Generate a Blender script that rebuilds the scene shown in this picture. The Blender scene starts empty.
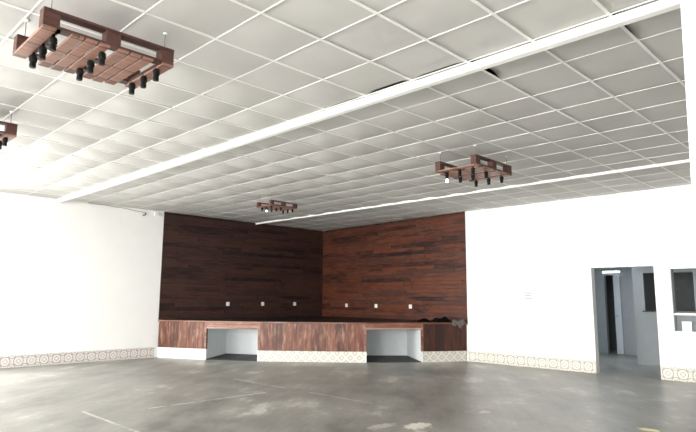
import bpy, bmesh, math, random
from mathutils import Vector, Matrix
random.seed(7)
C = bpy.context.scene.collection

# ------------------------------------------------------------------ materials
def new_mat(name):
    m = bpy.data.materials.new(name); m.use_nodes = True
    nt = m.node_tree; nt.nodes.clear()
    out = nt.nodes.new('ShaderNodeOutputMaterial'); b = nt.nodes.new('ShaderNodeBsdfPrincipled')
    nt.links.new(b.outputs[0], out.inputs[0])
    return m, nt, b
class N:
    """small node helper"""
    def __init__(s, nt): s.nt = nt
    def node(s, t, **kw):
        n = s.nt.nodes.new(t)
        for k, v in kw.items(): setattr(n, k, v)
        return n
    def put(s, sock, v):
        if isinstance(v, bpy.types.NodeSocket): s.nt.links.new(v, sock)
        else: sock.default_value = v
    def math(s, op, a, b=0.0, c=0.0):
        n = s.node('ShaderNodeMath', operation=op)
        s.put(n.inputs[0], a); s.put(n.inputs[1], b); s.put(n.inputs[2], c)
        return n.outputs[0]
    def coords(s, kind='Object'):
        return s.node('ShaderNodeTexCoord').outputs[kind]
    def sep(s, v):
        n = s.node('ShaderNodeSeparateXYZ'); s.put(n.inputs[0], v); return n.outputs
    def comb(s, x, y, z):
        n = s.node('ShaderNodeCombineXYZ'); s.put(n.inputs[0], x); s.put(n.inputs[1], y); s.put(n.inputs[2], z); return n.outputs[0]
    def noise(s, vec, scale, detail=4, rough=.55):
        n = s.node('ShaderNodeTexNoise'); s.put(n.inputs['Vector'], vec)
        n.inputs['Scale'].default_value = scale; n.inputs['Detail'].default_value = detail; n.inputs['Roughness'].default_value = rough
        return n.outputs[0]
    def ramp(s, fac, stops):
        n = s.node('ShaderNodeValToRGB'); s.put(n.inputs[0], fac)
        e = n.color_ramp.elements
        while len(e) < len(stops): e.new(.5)
        for i, (p, c) in enumerate(stops):
            e[i].position = p; e[i].color = (c[0], c[1], c[2], 1)
        return n.outputs[0]
    def mix(s, fac, a, b, mode='MIX'):
        n = s.node('ShaderNodeMix', data_type='RGBA', blend_type=mode)
        s.put(n.inputs[0], fac); s.put(n.inputs[6], a if isinstance(a, bpy.types.NodeSocket) else (*a, 1)); s.put(n.inputs[7], b if isinstance(b, bpy.types.NodeSocket) else (*b, 1))
        return n.outputs[2]
    def bump(s, h, strength, dist, bsdf):
        n = s.node('ShaderNodeBump'); s.put(n.inputs['Height'], h)
        n.inputs['Strength'].default_value = strength; n.inputs['Distance'].default_value = dist
        s.nt.links.new(n.outputs[0], bsdf.inputs['Normal'])
def simple(name, col, rough=.6, metal=0, var=.08, scale=6, spec=.5):
    m, nt, b = new_mat(name); h = N(nt)
    f = h.noise(h.coords(), scale)
    lo = [c*(1-var) for c in col]; hi = [min(1, c*(1+var)) for c in col]
    nt.links.new(h.ramp(f, [(.3, lo), (.7, hi)]), b.inputs['Base Color'])
    b.inputs['Roughness'].default_value = rough; b.inputs['Metallic'].default_value = metal
    b.inputs['Specular IOR Level'].default_value = spec
    return m
def planks(name, cols, plank_h, plank_l, vertical=False, rough=.45, streak=None, axes=('x', 'z'), spec=.3):
    """boards with their own tone, grain and dark joints, laid out in the object's own x/z"""
    m, nt, b = new_mat(name); h = N(nt)
    o = h.sep(h.coords())
    d = {'x': o[0], 'y': o[1], 'z': o[2]}
    u, v = d[axes[0]], d[axes[1]]
    if vertical: u, v = v, u
    row = h.math('FLOOR', h.math('DIVIDE', v, plank_h))
    wn = h.node('ShaderNodeTexWhiteNoise', noise_dimensions='1D'); h.put(wn.inputs['W'], row)
    us = h.math('ADD', h.math('DIVIDE', u, plank_l), h.math('MULTIPLY', wn.outputs[0], 7.3))
    colm = h.math('FLOOR', us)
    wn2 = h.node('ShaderNodeTexWhiteNoise', noise_dimensions='2D'); h.put(wn2.inputs['Vector'], h.comb(colm, row, 0))
    tone = wn2.outputs[0]
    grain = h.noise(h.comb(h.math('MULTIPLY', u, 1.6), h.math('MULTIPLY', v, 22), h.math('MULTIPLY', tone, 9)), 1.6, 6, .6)
    big = h.noise(h.comb(h.math('MULTIPLY', u, .6), h.math('MULTIPLY', v, 1.8), 3.1), 1.1, 3)
    f = h.math('ADD', h.math('MULTIPLY', tone, .27), h.math('ADD', h.math('MULTIPLY', grain, .45), h.math('MULTIPLY', big, .42)))
    n = len(cols)
    base = h.ramp(f, [(.38 + .27*i/(n-1), c) for i, c in enumerate(cols)])
    fv = h.math('FRACT', h.math('DIVIDE', v, plank_h)); fu = h.math('FRACT', us)
    jv = h.math('LESS_THAN', fv, .055); ju = h.math('LESS_THAN', fu, .012*.1/plank_h)
    j = h.math('MAXIMUM', jv, ju)
    colr = h.mix(h.math('MULTIPLY', j, .75), base, (cols[0][0]*.35, cols[0][1]*.35, cols[0][2]*.35))
    if streak:
        sn = h.noise(h.comb(h.math('MULTIPLY', u, 2.2), h.math('MULTIPLY', v, 11), 5.5), 1.3, 5, .7)
        sm = h.ramp(sn, [(.5, (0, 0, 0)), (.68, (1, 1, 1))])
        colr = h.mix(h.math('MULTIPLY', sm, streak[1]), colr, streak[0])
    nt.links.new(colr, b.inputs['Base Color'])
    b.inputs['Roughness'].default_value = rough; b.inputs['Specular IOR Level'].default_value = spec
    h.bump(h.math('SUBTRACT', h.math('MULTIPLY', grain, .3), j), .6, .006, b)
    return m
def cement_tile(name, size, lattice=False, fresh=(.64, .61, .54), line=(.26, .24, .20)):
    """patterned cement tile: ring, corner arcs and a small cross, in the object's own x/z"""
    m, nt, b = new_mat(name); h = N(nt)
    o = h.sep(h.coords())
    fx = h.math('SUBTRACT', h.math('FRACT', h.math('DIVIDE', o[0], size)), .5)
    fz = h.math('SUBTRACT', h.math('FRACT', h.math('DIVIDE', o[2], size)), .5)
    ax, az = h.math('ABSOLUTE', fx), h.math('ABSOLUTE', fz)
    def length(a, c): return h.math('SQRT', h.math('ADD', h.math('MULTIPLY', a, a), h.math('MULTIPLY', c, c)))
    r0 = length(fx, fz)
    rc = length(h.math('SUBTRACT', ax, .5), h.math('SUBTRACT', az, .5))
    ring = h.math('LESS_THAN', h.math('ABSOLUTE', h.math('SUBTRACT', r0, .37)), .04)
    arc = h.math('LESS_THAN', h.math('ABSOLUTE', h.math('SUBTRACT', rc, .27)), .03)
    dia = h.math('LESS_THAN', h.math('ABSOLUTE', h.math('SUBTRACT', h.math('ADD', ax, az), .2)), .035)
    diag = h.math('MULTIPLY', h.math('LESS_THAN', h.math('ABSOLUTE', h.math('SUBTRACT', ax, az)), .03), h.math('GREATER_THAN', r0, .37))
    grout = h.math('GREATER_THAN', h.math('MAXIMUM', ax, az), .487)
    pat = h.math('MAXIMUM', h.math('MAXIMUM', ring, arc), h.math('MAXIMUM', dia, diag))
    if lattice: pat = h.math('LESS_THAN', h.math('ABSOLUTE', h.math('SUBTRACT', h.math('FRACT', h.math('MULTIPLY', h.math('ADD', ax, az), 2)), .5)), .13); grout = h.math('MULTIPLY', grout, 0)
    nz = h.noise(h.coords(), 9, 4)
    pf = h.math('MULTIPLY', pat, h.math('ADD', .45, h.math('MULTIPLY', nz, .7)))
    c = h.mix(pf, fresh, line); c = h.mix(h.math('MULTIPLY', grout, .5), c, (.4, .37, .32))
    nt.links.new(c, b.inputs['Base Color']); b.inputs['Roughness'].default_value = .45
    return m

M = {}
M['wall'] = simple('white_wall_paint', (.86, .86, .85), .8, var=.015, scale=2)
M['trim'] = simple('white_trim_paint', (.88, .88, .85), .5, var=.01)
M['backroom'] = simple('blue_grey_wall_paint', (.36, .385, .40), .6, var=.04)
M['wood_left'] = planks('dark_wall_boards', [(.010, .006, .0065), (.028, .0125, .0105), (.066, .028, .020), (.040, .019, .016)], .098, 1.9, rough=.5, streak=((.055, .036, .032), .5))  # left wall boards, coloured darker than those on the right
M['wood_right'] = planks('red_brown_stained_boards', [(.009, .004, .0035), (.045, .013, .008), (.125, .034, .014), (.058, .022, .015)], .098, 1.9, rough=.5, streak=((.12, .065, .05), .45))
M['stage_front'] = planks('weathered_stage_boards', [(.030, .009, .006), (.09, .026, .015), (.19, .068, .038), (.08, .028, .017)], .11, 9.0, vertical=True, streak=((.42, .27, .20), .5), rough=.4)
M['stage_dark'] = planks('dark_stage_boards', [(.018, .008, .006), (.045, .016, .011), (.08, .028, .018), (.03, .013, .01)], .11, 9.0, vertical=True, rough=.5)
M['header'] = planks('stage_header_board', [(.06, .018, .011), (.15, .05, .028), (.24, .10, .06)], .2, 2.5, streak=((.45, .33, .28), .5), rough=.35)
M['deck'] = planks('dark_stage_deck', [(.008, .006, .0055), (.016, .010, .008), (.022, .013, .010)], .12, 2.2, axes=('x', 'y'), rough=.55)
M['pallet'] = planks('varnished_pallet_wood', [(.085, .034, .024), (.17, .078, .053), (.28, .145, .105)], .3, 3, axes=('y', 'x'), rough=.38)
M['pallet_edge'] = planks('varnished_pallet_stringer', [(.026, .011, .009), (.050, .020, .016), (.085, .038, .030)], .3, 3, axes=('y', 'z'), rough=.42)
M['black'] = simple('black_plastic', (.0035, .0038, .0038), .5, spec=.22)
M['bulb'] = simple('white_glass_bulb', (.9, .9, .88), .15, var=.01)
nt = M['bulb'].node_tree; bs = [n for n in nt.nodes if n.type == 'BSDF_PRINCIPLED'][0]
bs.inputs['Emission Color'].default_value = (1, .98, .93, 1); bs.inputs['Emission Strength'].default_value = 1.0
M['wire'] = simple('grey_wire', (.16, .15, .14), .5)
M['tile'] = cement_tile('patterned_cement_tile', .24)
M['tile_stage'] = cement_tile('patterned_cement_tile_small', .20, True, (.62, .60, .54), (.33, .31, .27))
M['tile_side'] = cement_tile('patterned_cement_tile_pinkish', .24, False, (.70, .665, .64), (.28, .25, .24))
M['plinth'] = simple('plain_white_plinth', (.85, .84, .80), .5, var=.03)
M['alcove'] = simple('pale_alcove_paint', (.72, .75, .76), .6, var=.03)
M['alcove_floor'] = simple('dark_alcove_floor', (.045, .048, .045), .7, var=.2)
M['black_cloth'] = simple('black_cloth', (.003, .003, .0032), .95, var=.3, spec=.08)
M['grey_cloth'] = simple('grey_cloth', (.115, .098, .096), .9, var=.2, scale=20)
M['plate'] = simple('white_plastic', (.85, .85, .83), .35, var=.01)
M['dark'] = simple('dark_hole', (.02, .02, .02), .8)
M['sill'] = simple('dark_stone_sill', (.03, .032, .035), .35)
M['paper'] = simple('white_paper', (.86, .86, .86), .9, var=.01)
M['ink'] = simple('faded_grey_ink', (.30, .30, .30), .9, var=.02)
M['slab'] = simple('plenum_slab', (.10, .095, .09), .9)
M['door'] = simple('pale_blue_grey_door_paint', (.62, .66, .70), .5, var=.03)
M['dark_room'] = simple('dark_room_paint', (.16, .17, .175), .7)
M['outside'] = simple('pale_pavement', (.5, .49, .46), .9)

# ceiling tile: off-white fibre board
m, nt, b = new_mat('ceiling_tile_board'); h = N(nt)
g = h.noise(h.coords(), 1.1, 5, .6); s_ = h.noise(h.coords(), 90, 2)
wn = h.node('ShaderNodeTexWhiteNoise', noise_dimensions='2D')
oo = h.sep(h.coords())
GX, GY, SX, SY = 9.7114, -9.1702, .61464, .60003
tx = h.math('FLOOR', h.math('DIVIDE', h.math('SUBTRACT', oo[0], GX), SX)); ty = h.math('FLOOR', h.math('DIVIDE', h.math('SUBTRACT', oo[1], GY), SY))
h.put(wn.inputs['Vector'], h.comb(tx, ty, 0))
base = h.ramp(g, [(.3, (.49, .484, .467)), (.7, (.56, .556, .54))])
tone = h.ramp(wn.outputs[0], [(0, (.95, .94, .945)), (1, (1, 1, .985))])
c = h.mix(1.0, base, tone, 'MULTIPLY')
nt.links.new(c, b.inputs['Base Color']); b.inputs['Roughness'].default_value = .75
b.inputs['Specular IOR Level'].default_value = .25
M['ceil'] = m
M['tbar'] = simple('white_ceiling_bar', (.76, .755, .73), .5, var=.02)

# polished concrete floor with saw cuts, scuffs and a few paint marks
m, nt, b = new_mat('polished_concrete'); h = N(nt)
co = h.coords(); o = h.sep(co)
n1 = h.noise(co, .55, 6, .6); n2 = h.noise(co, 3.2, 6, .65); n3 = h.noise(h.comb(h.math('ADD', h.math('MULTIPLY', o[0], 1.5), h.math('MULTIPLY', o[1], 1.2)), h.math('SUBTRACT', h.math('MULTIPLY', o[1], .35), h.math('MULTIPLY', o[0], .35)), 0), 1.1, 6, .72)
f = h.math('ADD', h.math('MULTIPLY', n1, .34), h.math('ADD', h.math('MULTIPLY', n2, .26), h.math('MULTIPLY', n3, .4)))
c = h.ramp(f, [(.40, (.17, .165, .15)), (.47, (.25, .245, .225)), (.54, (.31, .305, .28)), (.60, (.50, .49, .45))])
warp = h.math('MULTIPLY', h.math('SUBTRACT', h.noise(co, 2.5, 3), .5), .03)
def seg(axis, pos, a, bb, w, amp):
    global c
    p, q = (o[0], o[1]) if axis == 'x' else (o[1], o[0])      # line at p=pos running along q
    d = h.math('ABSOLUTE', h.math('SUBTRACT', h.math('ADD', p, warp), pos))
    mk = h.math('LESS_THAN', d, w)
    mk = h.math('MULTIPLY', mk, h.math('GREATER_THAN', q, a)); mk = h.math('MULTIPLY', mk, h.math('LESS_THAN', q, bb))
    wear = h.ramp(h.noise(h.comb(o[0], o[1], pos), 3.3, 5, .7), [(.38, (0, 0, 0)), (.55, (1, 1, 1))])
    mk = h.math('MULTIPLY', h.math('MULTIPLY', mk, wear), amp)
    c = h.mix(mk, c, (.62, .60, .55))
seg('x', 5.87, -7.95, -6.1, .022, .9)
seg('y', -5.61, 4.3, 5.75, .03, .75)
seg('y', -5.60, 6.3, 7.6, .022, .6)
seg('y', -8.63, 5.5, 7.1, .022, .7)
seg('y', -2.62, 5.2, 9.5, .02, .25)
seg('x', 8.8, -5.2, -3.0, .012, .35)
def blob(x, y, rx, ry, col, amp, ns=14):
    global c
    dx = h.math('DIVIDE', h.math('SUBTRACT', o[0], x), rx); dy = h.math('DIVIDE', h.math('SUBTRACT', o[1], y), ry)
    r = h.math('SQRT', h.math('ADD', h.math('MULTIPLY', dx, dx), h.math('MULTIPLY', dy, dy)))
    r = h.math('ADD', r, h.math('MULTIPLY', h.math('SUBTRACT', h.noise(co, ns, 3), .5), 1.6))
    mk = h.ramp(r, [(.75, (1, 1, 1)), (1.0, (0, 0, 0))])
    c = h.mix(h.math('MULTIPLY', mk, amp), c, col)
blob(8.87, -6.25, .13, .22, (.80, .76, .68), .8)
blob(8.6, -6.55, .10, .22, (.70, .66, .60), .5)
blob(8.95, -5.0, .07, .10, (.62, .60, .55), .6)
blob(10.74, -4.56, .13, .085, (.85, .80, .42), .95, 6)
nt.links.new(c, b.inputs['Base Color'])
rr = h.ramp(n2, [(.3, (.33, .33, .33)), (.7, (.45, .45, .45))])
nt.links.new(rr, b.inputs['Roughness']); b.inputs['Specular IOR Level'].default_value = .5
h.bump(n2, .03, .006, b)
M['floor'] = m

# ------------------------------------------------------------------ mesh helpers
def link(name, bm, mat, parent=None, loc=None, rot=None, smooth=False, **props):
    me = bpy.data.meshes.new(name)
    bmesh.ops.recalc_face_normals(bm, faces=bm.faces)
    bm.to_mesh(me); bm.free()
    for mm in (mat if isinstance(mat, (list, tuple)) else [mat]): me.materials.append(mm)
    if smooth:
        for p in me.polygons: p.use_smooth = True
    o = bpy.data.objects.new(name, me); C.objects.link(o)
    if parent: o.parent = parent
    if loc: o.location = loc
    if rot: o.rotation_euler = rot
    for k, v in props.items(): o[k] = v
    return o
def struct(name, bm, mat, **kw): return link(name, bm, mat, kind='structure', **kw)
def thing(name, label, cat, loc=(0, 0, 0), rot=(0, 0, 0), group=None):
    o = bpy.data.objects.new(name, None); C.objects.link(o); o.location = loc; o.rotation_euler = rot
    o.empty_display_size = .2
    o['label'] = label; o['category'] = cat
    if group: o['group'] = group
    return o
def box(bm, x0, x1, y0, y1, z0, z1, bev=0):
    r = bmesh.ops.create_cube(bm, size=1)
    for v in r['verts']:
        v.co = Vector((x0+(v.co.x+.5)*(x1-x0), y0+(v.co.y+.5)*(y1-y0), z0+(v.co.z+.5)*(z1-z0)))
    if bev:
        es = list({e for v in r['verts'] for e in v.link_edges})
        bmesh.ops.bevel(bm, geom=es, offset=bev, segments=2, affect='EDGES', profile=.5)
    return bm
def B(*a, **k): return box(bmesh.new(), *a, **k)
def prism(pts, z0, z1, bm=None):
    bm = bm or bmesh.new()
    lo = [bm.verts.new((p[0], p[1], z0)) for p in pts]; hi = [bm.verts.new((p[0], p[1], z1)) for p in pts]
    bm.faces.new(lo); bm.faces.new(hi)
    for i in range(len(pts)):
        j = (i+1) % len(pts); bm.faces.new((lo[i], lo[j], hi[j], hi[i]))
    return bm
def lathe(prof, n=16, bm=None, off=(0, 0, 0)):
    bm = bm or bmesh.new(); rings = []
    for r, z in prof:
        rings.append([bm.verts.new((off[0]+r*math.cos(2*math.pi*k/n), off[1]+r*math.sin(2*math.pi*k/n), off[2]+z)) for k in range(n)])
    for a, b_ in zip(rings, rings[1:]):
        for k in range(n): bm.faces.new((a[k], a[(k+1) % n], b_[(k+1) % n], b_[k]))
    bm.faces.new(rings[0]); bm.faces.new(rings[-1])
    return bm
def tube(pts, r, n=8, bm=None):
    bm = bm or bmesh.new(); pts = [Vector(p) for p in pts]; rings = []
    for i, p in enumerate(pts):
        t = (pts[min(i+1, len(pts)-1)] - pts[max(i-1, 0)]).normalized()
        a = t.cross(Vector((0, 0, 1)));
        if a.length < .05: a = t.cross(Vector((1, 0, 0)))
        a.normalize(); b_ = t.cross(a)
        rings.append([bm.verts.new(p + r*(a*math.cos(2*math.pi*k/n)+b_*math.sin(2*math.pi*k/n))) for k in range(n)])
    for a, b_ in zip(rings, rings[1:]):
        for k in range(n): bm.faces.new((a[k], a[(k+1) % n], b_[(k+1) % n], b_[k]))
    bm.faces.new(rings[0]); bm.faces.new(rings[-1])
    return bm
def frame(p, q):
    """location and z-rotation of a local frame with x running from p to q"""
    d = Vector((q[0]-p[0], q[1]-p[1])); return (p[0], p[1], 0), (0, 0, math.atan2(d.y, d.x)), d.length
def holed(u0, u1, z0, z1, t, holes):
    """a wall in local x (u) / z, from y=0 to y=t, with rectangular holes (ua, ub, za, zb)"""
    us = sorted({u0, u1, *[v for hh in holes for v in hh[:2]]}); zs = sorted({z0, z1, *[v for hh in holes for v in hh[2:]]})
    us = [u for u in us if u0 <= u <= u1]; zs = [z for z in zs if z0 <= z <= z1]
    solid = lambda i, j: 0 <= i < len(us)-1 and 0 <= j < len(zs)-1 and not any(hh[0] <= (us[i]+us[i+1])/2 <= hh[1] and hh[2] <= (zs[j]+zs[j+1])/2 <= hh[3] for hh in holes)
    bm = bmesh.new(); V = {}
    def v(i, j, s):
        if (i, j, s) not in V: V[i, j, s] = bm.verts.new((us[i], t*s, zs[j]))
        return V[i, j, s]
    for i in range(len(us)-1):
        for j in range(len(zs)-1):
            if not solid(i, j): continue
            for s in (0, 1): bm.faces.new((v(i, j, s), v(i+1, j, s), v(i+1, j+1, s), v(i, j+1, s)))
            for (di, dj, a, b_) in ((-1, 0, (i, j), (i, j+1)), (1, 0, (i+1, j), (i+1, j+1)), (0, -1, (i, j), (i+1, j)), (0, 1, (i, j+1), (i+1, j+1))):
                if not solid(i+di, j+dj): bm.faces.new((v(*a, 0), v(*b_, 0), v(*b_, 1), v(*a, 1)))
    return bm

H = 3.496            # ceiling
TOP = 4.0            # underside of the slab over the hung ceiling
XR, YB = 17.0, -18.0 # far right side wall and the wall behind the camera
CN = (0.0, .48)      # the corner behind the stage

# ------------------------------------------------------------------ room shell
struct('floor', B(-.2, XR+.2, YB-.2, 6.6, -.12, 0), M['floor'])
# left wall (inner face x=0): big door openings near the windows side, all left of the frame
lw_holes = [(YB+1.2, YB+3.8, 0.0, 2.9), (YB+4.6, YB+8.8, 0.0, 2.25)]
# local x = world -y direction so that local y=+ points to world -x
o = struct('wall_left', holed(-CN[1]-.0, -YB, 0, TOP, .2, [(-b_, -a, z0, z1) for a, b_, z0, z1 in lw_holes]), M['wall'], rot=(0, 0, -math.pi/2))
o.scale = (1, -1, 1)
struct('wall_right', holed(5.3, XR, 0, TOP, .16, [(8.41, 9.56, -.01, 2.05), (9.83, 11.1, .87, 1.985)]), M['wall'])
loc, rot, L = frame(CN, (5.5, 0)); 
struct('wall_right', holed(-.05, L-.0, 0, TOP, .2, []), M['wall'], loc=(loc[0], loc[1]+.03, 0), rot=rot)
bk = [(1.0, 5.2, .5, 3.0), (6.2, 10.4, .5, 3.0), (11.4, 15.6, .5, 3.0)]
struct('wall_back', holed(-.2, XR+.2, 0, TOP, .2, bk), M['wall'], loc=(0, YB-.2, 0))
struct('wall_side', B(XR, XR+.2, YB, 6.4, 0, TOP), M['wall'])
for i, (a, b_, z0, z1) in enumerate(bk):
    bm = bmesh.new(); y = YB-.12
    for x in (a, a+1.4, b_-1.4, b_): box(bm, x-.03, x+.03, y, y+.06, z0, z1)
    for z in (z0+.03, z1-.03): box(bm, a, b_, y, y+.06, z-.03, z+.03)
    struct('window_%d' % (i+1), bm, M['trim'])
for i, (a, b_, z0, z1) in enumerate(lw_holes):
    bm = bmesh.new()
    for y in (a+.03, b_-.03): box(bm, -.14, -.06, y-.03, y+.03, z0, z1)
    box(bm, -.14, -.06, a, b_, z1-.06, z1)
    struct('door_%d' % (i+2), bm, M['trim'])
struct('ceiling', B(-.2, XR+.2, YB-.2, 6.4, TOP, TOP+.15), M['slab'])

# hung ceiling: sagging boards on a white grid
xs = [GX+i*SX for i in range(-17, 14)]; ys = [GY+j*SY for j in range(-15, 18)]
xs = [x for x in xs if -.62 < x < XR]; ys = [y for y in ys if YB-.6 < y < .55]
LIFT = {(1, 3): (.05, 0), (3, 3): (.03, 0), (-1, 2): (0, .025), (-2, 2): (0, .014), (0, 2): (0, .012), (2, 11): (0, .03)}
bm = bmesh.new()
for x in xs:
    for y in ys:
        i = round((x-GX)/SX); j = round((y-GY)/SY)
        x0, x1, y0, y1 = max(x, .0), min(x+SX, XR), max(y, YB), min(y+SY, .53)
        if x1-x0 < .05 or y1-y0 < .05: continue
        far = min(1, max(0, (10.2-x)/5.0))                    # boards hang slacker towards the left wall
        sag = .006 + .027*min(1, far*1.3)*random.uniform(.6, 1.3)
        if y > -.75 or x < .55: sag *= .25
        if x > 9.8 and y > -6: sag = .004
        tilt = [random.uniform(0, .006)*(1+far) for _ in range(4)]
        lx, ly = LIFT.get((i, j), (0, 0))                     # boards that ride up off one bar
        if lx: sag = .003
        n = 10 if lx or ly else 6; V = {}
        for a in range(n+1):
            for c_ in range(n+1):
                s, t = a/n, c_/n
                bowl = (1-(2*s-1)**2)*(1-(2*t-1)**2)
                tz = (tilt[0]*(1-s)+tilt[1]*s)*(1-t)+(tilt[2]*(1-s)+tilt[3]*s)*t
                tz += lx*max(0, 1-s/.2)*min(1, 4*(1-t)) + ly*max(0, (t-.75)/.25)*min(1, 5*min(s, 1-s))
                V[a, c_] = bm.verts.new((x0+(x1-x0)*s, y0+(y1-y0)*t, H+.003-sag*bowl+tz-(.007 if far > .12 else 0)))
        for a in range(n):
            for c_ in range(n): bm.faces.new((V[a, c_], V[a, c_+1], V[a+1, c_+1], V[a+1, c_]))
bmt = bm
ce = struct('ceiling', bmt, M['ceil'], smooth=True)
bm = bmesh.new()
for x in xs:
    if x > .05: box(bm, x-.0125, x+.0125, YB, .44, H-.0055, H+.001)
for y in ys:
    if y < .4: box(bm, .0, XR, y-.005, y+.005, H-.005, H+.0005)
link('ceiling_grid', bm, M['tbar'], parent=ce)

# the two white beams under the ceiling
struct('trim_1', B(.005, 12.4, -7.345, -7.255, H-.075, H-.004, bev=.012), M['trim'])
struct('trim_2', B(.005, XR, -2.13, -2.085, H-.05, H-.004, bev=.006), M['trim'])

# tapered plaster column at the right edge
bm = bmesh.new(); cx0, cy0 = 12.135, -7.90
b0 = [(cx0-.045, cy0-.045), (cx0+.62, cy0-.66), (cx0+1.1, cy0-.2), (cx0+.45, cy0+.42)]
b1 = [(cx0+.008, cy0+.008), (cx0+.60, cy0-.6), (cx0+1.02, cy0-.15), (cx0+.45, cy0+.36)]
lo = [bm.verts.new((*p, 0)) for p in b0]; hi = [bm.verts.new((*p, H)) for p in b1]
bm.faces.new(lo); bm.faces.new(hi)
for i in range(4): j = (i+1) % 4; bm.faces.new((lo[i], lo[j], hi[j], hi[i]))
struct('wall_pillar', bm, M['wall'])

# ------------------------------------------------------------------ timber cladding behind the stage
# left: runs from (0,-4.87) to the corner
loc, rot, L = frame((0.028, -4.87), (0.028, .50))
struct('trim_3', B(0, L, 0, .02, .84, H+.0), M['wood_left'], loc=loc, rot=rot)
loc, rot, L = frame((.03, .45), (5.5, -.02))
struct('trim_4', B(0, L, 0, .02, .84, H+.0), M['wood_right'], loc=loc, rot=rot)
struct('trim_5', B(0.0, L, -.012, .0, H-.05, H-.002), M['stage_dark'], loc=loc, rot=rot)
RW0, RWr, RWL = loc, rot, L

# ------------------------------------------------------------------ baseboards
loc, rot, L = frame((0.012, YB+8.85), (0.012, -4.93))
struct('baseboard_left', B(0, L, 0, .012, 0, .24, bev=.003), M['tile_side'], loc=loc, rot=rot)
struct('baseboard_right', B(0, 8.41-5.5, 0, .012, 0, .24, bev=.003), M['tile'], loc=(5.5, -.012, 0))
struct('baseboard_right', B(0, XR-9.56, 0, .012, 0, .24, bev=.003), M['tile'], loc=(9.56, -.012, 0))

# ------------------------------------------------------------------ stage
P = [(0.05, -4.87), (1.25, -4.30), (2.30, -3.62), (4.15, -2.0), (4.92, -1.0), (5.48, -.03)]
ZT = .88
st = thing('stage', 'low wooden corner stage with two open alcoves in its faceted front', 'stage')
def off(p, q, d):
    v = Vector((q[0]-p[0], q[1]-p[1])).normalized(); n = Vector((v.y, -v.x)); return n*d
# deck board with small overhang
ctr = Vector((1.2, -.8))
Q = [tuple(Vector(p)+(Vector(p)-ctr).normalized()*(.045 if 0 < i < 5 else .0)) for i, p in enumerate(P)]
Q[0] = (.055, -4.90); Q[-1] = (5.50, -.06)
bm = prism(Q+[(.04, .40)], ZT-.035, ZT)
link('deck', bm, M['deck'], parent=st)
bm = bmesh.new()                                               # pale worn nosing along the edge
for i in range(5):
    a, b_ = Q[i], Q[i+1]; n = off(a, b_, .012)
    prism([a, b_, (b_[0]+n.x, b_[1]+n.y), (a[0]+n.x, a[1]+n.y)], ZT-.03, ZT-.002, bm)
link('nosing', bm, M['header'], parent=st)
def face(name, i, z0, z1, t, mat, inset=0.0, trim0=0, trim1=0, **kw):
    loc, rot, L = frame(P[i], P[i+1])
    return link(name, B(trim0, L-trim1, inset, inset+t, z0, z1), mat, parent=st, loc=loc, rot=rot, **kw)
for i, mat, pm in ((0, 'stage_front', 'plinth'), (2, 'stage_front', 'tile_stage'), (4, 'stage_dark', 'tile_stage')):  # right panel gets darker boards: shade of its turned face put into colour
    face('front_panel', i, .24, ZT-.035, .05, M[mat])
    face('plinth', i, 0, .235, .045, M[pm], inset=.012, label='plain white plinth' if i == 0 else 'patterned tile plinth')
face('header', 1, .70, ZT-.035, .05, M['header']); face('header', 3, .72, ZT-.035, .05, M['header'])
# narrow posts beside the openings
for i, end in ((0, 1), (2, 0), (2, 1), (4, 0)):
    loc, rot, L = frame(P[i], P[i+1]); u = L-.045 if end else 0
    link('post', B(u, u+.045, -.008, .05, .24, ZT-.035), M['header'], parent=st, loc=loc, rot=rot)
def alcove(a, b_, bb, ba, zt):
    al = link('alcove', B(0, .01, 0, .01, 0, .01), M['alcove'], parent=st); me = al.data
    bm = bmesh.new()
    def wallq(p, q, t=.03):
        n = off(p, q, -t); prism([p, q, (q[0]+n.x, q[1]+n.y), (p[0]+n.x, p[1]+n.y)], 0, ZT-.04, bm)
    wallq(a, ba); wallq(ba, bb); wallq(bb, b_)
    prism([a, b_, bb, ba], zt+.01, zt+.03, bm)
    bmesh.ops.recalc_face_normals(bm, faces=bm.faces); bm.to_mesh(me); bm.free()
    e = .03
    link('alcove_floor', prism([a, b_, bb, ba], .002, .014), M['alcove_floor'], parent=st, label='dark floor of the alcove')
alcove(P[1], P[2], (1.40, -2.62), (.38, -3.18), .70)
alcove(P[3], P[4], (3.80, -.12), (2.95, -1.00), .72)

# ------------------------------------------------------------------ sockets on the timber walls
def socket_plate(loc, rotz, label, group):
    t = thing('wall_socket', label, 'wall socket', loc, (0, 0, rotz), group)
    link('face_plate', B(-.05, .05, -.014, 0, -.05, .05, bev=.005), M['plate'], parent=t)
    link('socket_well', lathe([(.030, -.0), (.030, .004), (.022, .005), (.020, .001)], 20), M['plate'], parent=t, loc=(0, -.013, 0), rot=(math.pi/2, 0, 0))
    bm = bmesh.new()
    for x in (-.0095, .0095): lathe([(.004, 0), (.004, .002)], 10, bm, (x, 0, 0))
    link('pin_hole', bm, M['dark'], parent=t, loc=(0, -.0175, 0), rot=(math.pi/2, 0, 0))
    return t
for y, w in ((-2.95, 'leftmost of the three on the dark left timber wall'), (-1.81, 'middle one of the three on the dark left timber wall'), (-.65, 'nearest the corner on the dark left timber wall')):
    socket_plate((.0285, y, 1.25), math.pi/2, 'small white square wall socket, '+w, 'wall sockets above the stage')
def on_right(px):
    return Vector((RW0[0], RW0[1], 0)) + Vector((math.cos(RWr[2]), math.sin(RWr[2]), 0))*px
for u, w in ((1.16, 'nearest the corner on the red-brown right timber wall'), (2.41, 'middle one of the three on the red-brown right timber wall'), (3.70, 'rightmost of the three on the red-brown right timber wall')):
    p = on_right(u); n = Vector((math.sin(RWr[2]), -math.cos(RWr[2]), 0))*.0005
    socket_plate((p.x+n.x, p.y+n.y, 1.22), RWr[2], 'small white square wall socket, '+w, 'wall sockets above the stage')

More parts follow.
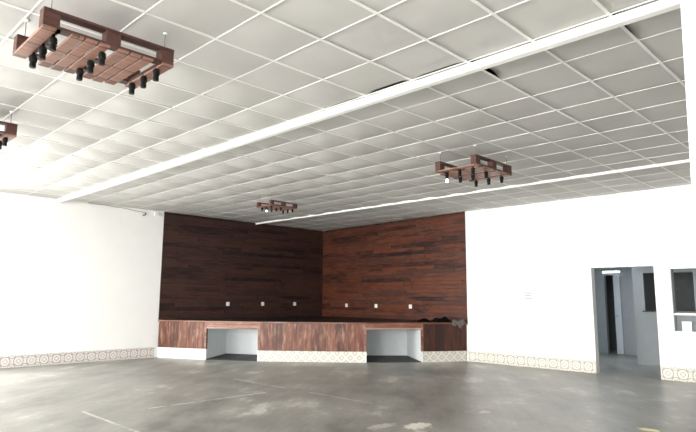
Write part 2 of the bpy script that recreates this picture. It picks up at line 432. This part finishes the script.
# ------------------------------------------------------------------ cloths on the right end of the stage
def heap(name, pts, w, hgt, mat, seed, **kw):
    """crumpled ridge of cloth along a polyline"""
    rnd = random.Random(seed); bm = bmesh.new(); n = 40; k = 14; rows = []
    ph = [rnd.uniform(0, 6.28) for _ in range(6)]
    for i in range(n+1):
        s = i/n; f = s*(len(pts)-1); a = min(int(f), len(pts)-2); p = Vector(pts[a]).lerp(Vector(pts[a+1]), f-a)
        d = (Vector(pts[a+1])-Vector(pts[a])).normalized(); nn = Vector((-d.y, d.x, 0))
        env = math.sin(math.pi*min(1, max(0, s)))**.45
        hh = hgt*env*(.62+.25*math.sin(9*s+ph[0])+.18*math.sin(23*s+ph[1])); ww = w*(.35+.65*env)*(1+.2*math.sin(13*s+ph[2]))
        row = []
        for j in range(k+1):
            t = j/k*2-1
            z = hh*(1-t*t)**.7*(1+.22*math.sin(9*t+17*s+ph[3])) + .006
            row.append(bm.verts.new(p+nn*(t*ww)+Vector((0, 0, max(0.004, z)))))
        rows.append(row)
    for a, b_ in zip(rows, rows[1:]):
        for j in range(k): bm.faces.new((a[j], a[j+1], b_[j+1], b_[j]))
    for r in rows:   # close underside
        pass
    o = link(name, bm, mat, smooth=True, **kw)
    md = o.modifiers.new('thick', 'SOLIDIFY'); md.thickness = .004; md.offset = 1
    return o
heap('black_cloth', [(4.62, -.78, ZT), (4.84, -.54, ZT), (5.04, -.32, ZT), (5.20, -.11, ZT)], .105, .115, M['black_cloth'], 3,
     label='crumpled black cloth heaped on the right end of the stage', category='cloth')
# pale cloth hanging over the edge of the stage
loc, rot, L = frame(Q[4], Q[5])
bm = bmesh.new(); nu, nv = 22, 16; g = []
for i in range(nu+1):
    row = []; s = i/nu; u = L-.36+.29*s
    hang = .03 + .05*abs(math.sin(5.0*s+1.0)) + (.06 if .45 < s < .75 else 0)
    for j in range(nv+1):
        t = j/nv; w = .035*math.sin(11*s+2*t)*math.sin(math.pi*min(1, t*1.2))
        if t < .5: y = .13*(1-t*2)-.02*0-.025*(t*2); z = ZT+.014+.06*math.sin(math.pi*t)*(.6+.4*math.sin(8*s))
        else: q = (t-.5)*2; y = -.03-.008*math.sin(14*s); z = ZT+.05*(1-q)**3*(.6+.4*math.sin(8*s))+.012*(1-q)-hang*q
        row.append(bm.verts.new((u+.015*math.sin(7*t+3*s), y+(w*.3 if t < .45 else 0), z)))
    g.append(row)
for a, b_ in zip(g, g[1:]):
    for j in range(nv): bm.faces.new((a[j], a[j+1], b_[j+1], b_[j]))
o = link('grey_cloth', bm, M['grey_cloth'], smooth=True, loc=loc, rot=rot, label='pale grey rag hanging over the right end of the stage edge', category='cloth')
md = o.modifiers.new('thick', 'SOLIDIFY'); md.thickness = .004; md.offset = 1

# ------------------------------------------------------------------ pallet lamps
def pallet_lamp(loc, label, lit=(), k_=1.0):
    t = thing('pallet_lamp', label, 'ceiling lamp', loc, (0, 0, 0), 'pallet lamps hung under the ceiling')
    W, Ln = .68, .96                                          # x, y ; origin at the centre of the deck underside
    hx, hy = W/2, Ln/2
    for sx in (-1, 0, 1):
        if sx == 0: continue
        x0 = sx*(hx-.045)
        link('top_rail', B(x0-.045, x0+.045, -hy, hy, .127, .147, bev=.003), M['pallet_edge'], parent=t)
        link('bottom_rail', B(x0-.045, x0+.045, -hy, hy, .018, .036, bev=.003), M['pallet_edge'], parent=t)
        for yy in (-hy+.055, 0, hy-.055):
            link('block', B(x0-.043, x0+.043, yy-.055, yy+.055, .036, .127, bev=.004), M['pallet_edge'], parent=t)
    rnd = random.Random(4)
    for (a, b_) in ((-.5, -.405), (-.30, -.215), (-.20, -.115), (-.10, -.02), (.045, .125), (.14, .225), (.24, .325), (.405, .5)):
        ex = 0 if abs(a) > .35 or abs(b_) > .35 else rnd.uniform(-.085, .0)
        link('deck_board', B(-hx-(ex if ex < 0 else ex*0)*-1*0 - (0 if ex == 0 else -ex*.8), hx-.001, a*Ln, b_*Ln, 0, .018, bev=.003), M['pallet'], parent=t)
    k = 0
    for yy in (-.385, -.03, .415):
        link('lamp_bar', B(-hx+.01, hx-.01, yy*Ln-.018, yy*Ln+.018, .018, .034), M['pallet_edge'], parent=t)
        for xx in (.215, .0, -.215):
            hd = link('lamp_holder', lathe([(.010, .02), (.012, -.018), (.022, -.022), (.028, -.034), (.028, -.066), (.022, -.074), (.024, -.108), (.021, -.116), (.012, -.117)], 16),
                      M['black'], parent=t, loc=(xx, yy*Ln, .018), smooth=False)
            if k in lit:
                link('bulb', lathe([(.010, -.0), (.012, -.008), (.020, -.022), (.023, -.036), (.020, -.048), (.010, -.056), (.002, -.058)], 18), M['bulb'], parent=hd, loc=(0, 0, -.113), smooth=True)
            k += 1
    top = (H-loc[2])/k_; t.scale = (k_, k_, k_)
    for sx in (-1, 1):
        for sy in (-1, 1):
            w = link('hanging_wire', tube([(sx*(hx-.05), sy*(hy-.06), .145), (sx*(hx-.05), sy*(hy-.06), top-.004)], .0035, 6), M['wire'], parent=t)
            link('ceiling_hook', lathe([(.010, 0), (.022, .012), (.022, .018)], 12), M['trim'], parent=w, loc=(sx*(hx-.05), sy*(hy-.06), top-.02))
    return t
Z0 = 3.2
pallet_lamp((8.62, -9.935, Z0), 'large reddish wooden pallet lamp nearest the camera at top left, all holders black')
pallet_lamp((8.60, -4.53, Z0), 'wooden pallet lamp right of centre over the floor with one white bulb', lit=(2,))
pallet_lamp((3.95, -4.46, 3.21), 'smallest farthest wooden pallet lamp hanging before the dark timber corner', lit=(1,), k_=.70)
pallet_lamp((5.52, -10.20, Z0), 'wooden pallet lamp cut by the left edge of the photo')

# ------------------------------------------------------------------ small things on the walls
t = thing('cable', 'thin grey cable drooping along the top of the white left wall', 'cable', (0, 0, 0))
pts = [(.012, -6.7+1.35*i/14, 3.488-.075*(i/14)**2-.006*math.sin(i*1.3)) for i in range(15)]
link('wire', tube(pts, .006, 6), M['wire'], parent=t)
link('hook', tube([(.012, -5.36, 3.415), (.03, -5.35, 3.39), (.05, -5.38, 3.36), (.03, -5.43, 3.345)], .014, 8), M['wire'], parent=t)
t = thing('junction_box', 'small white junction box under the ceiling beside the dark timber', 'junction box', (.0, -5.07, 3.40))
link('casing', B(-.001, .05, -.06, .06, -.05, .05, bev=.006), M['plate'], parent=t)
link('cover_screw', lathe([(.006, 0), (.006, .003)], 10), M['wire'], parent=t, loc=(.05, 0, 0), rot=(0, math.pi/2, 0))
t = thing('paper_notice', 'small white paper notice with faint grey lines on the right wall', 'notice', (7.06, .0, 1.47))
link('sheet', B(-.12, .12, -.003, 0, -.15, .13), M['paper'], parent=t)
bm = bmesh.new()
for z, w, hh in ((.085, .085, .022), (.035, .075, .018), (-.025, .09, .020)):
    box(bm, -.10, -.10+2*w, -.0045, -.003, z-hh/2, z+hh/2)
link('print', bm, M['ink'], parent=t)

# ------------------------------------------------------------------ rooms behind the right wall
struct('wall_corridor', holed(6.0, 8.39, 0, 2.7, .15, [(6.93, 7.20, -.01, 2.1)]), M['backroom'], loc=(0, 4.6, 0))
struct('wall_corridor', B(5.9, 6.0, .25, 6.3, 0, 2.7), M['backroom'])
struct('wall_hatch', holed(8.39, XR, 0, 2.7, .14, [(8.62, 9.62, 1.19, 2.03)]), M['backroom'], loc=(0, 2.4, 0))
struct('wall_corridor', B(8.39, 8.5, 2.54, 4.6, 0, 2.7), M['backroom'])
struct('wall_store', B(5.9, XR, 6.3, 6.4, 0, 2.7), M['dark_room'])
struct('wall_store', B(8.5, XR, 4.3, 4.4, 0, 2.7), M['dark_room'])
struct('ceiling', B(5.9, XR, .2, 6.4, 2.7, 2.8), M['backroom'])
struct('trim_6', B(8.58, 9.66, 2.34, 2.56, 1.165, 1.19), M['sill'])
t = thing('door_leaf', 'narrow pale blue-grey door leaf standing open at the end of the corridor', 'door', (7.19, 4.58, 0))
link('panel', B(0, .17, -.04, 0, .01, 2.08, bev=.004), M['door'], parent=t)
link('handle', tube([(.03, -.04, 1.0), (.03, -.08, 1.0), (.10, -.08, 1.0)], .008, 8), M['wire'], parent=t)
# tube light above the far doorway
t = thing('tube_light', 'short glowing tube light above the dark corridor doorway', 'lamp', (7.15, 4.58, 2.16))
m, nt, b = new_mat('lit_tube'); b.inputs['Base Color'].default_value = (.9, .9, .9, 1)
b.inputs['Emission Color'].default_value = (.92, .97, 1, 1); b.inputs['Emission Strength'].default_value = 1.1
link('batten', B(-.24, .24, -.03, 0, .0, .06, bev=.004), M['plate'], parent=t)
link('lit_tube', tube([(-.22, -.045, .015), (.22, -.045, .015)], .016, 12), m, parent=t)
# service window: counter rail, reveals
struct('window_4', B(9.83, 11.1, -.0, .16, 1.155, 1.19, bev=.004), M['trim'])
bm = bmesh.new(); box(bm, 9.83, 9.845, .0, .16, .87, 1.985)
struct('window_4', bm, simple('grey_reveal_paint', (.42, .43, .44), .7))
t = thing('white_box', 'white box standing on the ledge of the service window', 'box', (10.03, .09, .87))
link('carton', B(-.075, .075, -.06, .06, 0, .17, bev=.004), M['plate'], parent=t)
link('lid', B(-.08, .08, -.065, .065, .15, .175, bev=.004), M['trim'], parent=t)

# ------------------------------------------------------------------ light
w = bpy.data.worlds.new('sky'); bpy.context.scene.world = w; w.use_nodes = True
bg = w.node_tree.nodes['Background']; bg.inputs[1].default_value = 5.3
h = N(w.node_tree); zz = h.sep(h.coords('Generated'))[2]              # bright overcast sky over paler ground
w.node_tree.links.new(h.ramp(h.math('ADD', h.math('MULTIPLY', zz, .5), .5), [(.44, (.70, .69, .67)), (.52, (1.0, .995, .975))]), bg.inputs[0])
def area(name, loc, rot, sx, sy, power=None, col=(1, 1, 1), portal=False):
    l = bpy.data.lights.new(name, 'AREA'); l.shape = 'RECTANGLE'; l.size = sx; l.size_y = sy; l.color = col
    if portal: l.cycles.is_portal = True
    else: l.energy = power
    o = bpy.data.objects.new(name, l); C.objects.link(o); o.location = loc; o.rotation_euler = rot
    return o
for a, b_, z0, z1 in bk: area('window_portal', ((a+b_)/2, YB-.25, (z0+z1)/2), (math.pi/2, 0, 0), b_-a, z1-z0, portal=True)   # -Z local -> +Y
for a, b_, z0, z1 in lw_holes: area('door_portal', (-.25, (a+b_)/2, (z0+z1)/2), (math.pi/2, 0, -math.pi/2), b_-a, z1-z0, portal=True)
for o in bpy.data.objects:
    if o.name.startswith('window_portal'): o.rotation_euler = (math.pi/2, 0, 0)
area('corridor_fill', (7.6, 2.2, 2.66), (0, 0, 0),   .6, .3, 7, (.85, .93, 1))  # added unseen fill light that brightens the corridor

# ------------------------------------------------------------------ camera
f, yaw, pitch, roll = 567.63, -.31, .145593, .0071344
cam = bpy.data.cameras.new('camera'); cam.sensor_fit = 'HORIZONTAL'; cam.sensor_width = 36; cam.lens = f/696*36
co = bpy.data.objects.new('camera', cam); C.objects.link(co)
a = math.radians(135+yaw)
F = Vector((math.cos(a)*math.cos(pitch), math.sin(a)*math.cos(pitch), math.sin(pitch)))
R = Vector((math.sin(a), -math.cos(a), 0)); U = R.cross(F)
R2 = R*math.cos(roll)+U*math.sin(roll); U2 = -R*math.sin(roll)+U*math.cos(roll)
mt = Matrix((R2, U2, -F)).transposed().to_4x4(); mt.translation = Vector((12.9558, -11.5187, 1.396)); co.matrix_world = mt
cam.clip_start = .05; cam.clip_end = 200
sc = bpy.context.scene; sc.camera = co
sc.view_settings.view_transform = 'Standard'; sc.view_settings.look = 'None'; sc.view_settings.gamma = 1
sc.view_settings.use_curve_mapping = False; sc.view_settings.exposure = 2.66
sc.cycles.max_bounces = 10; sc.cycles.diffuse_bounces = 8
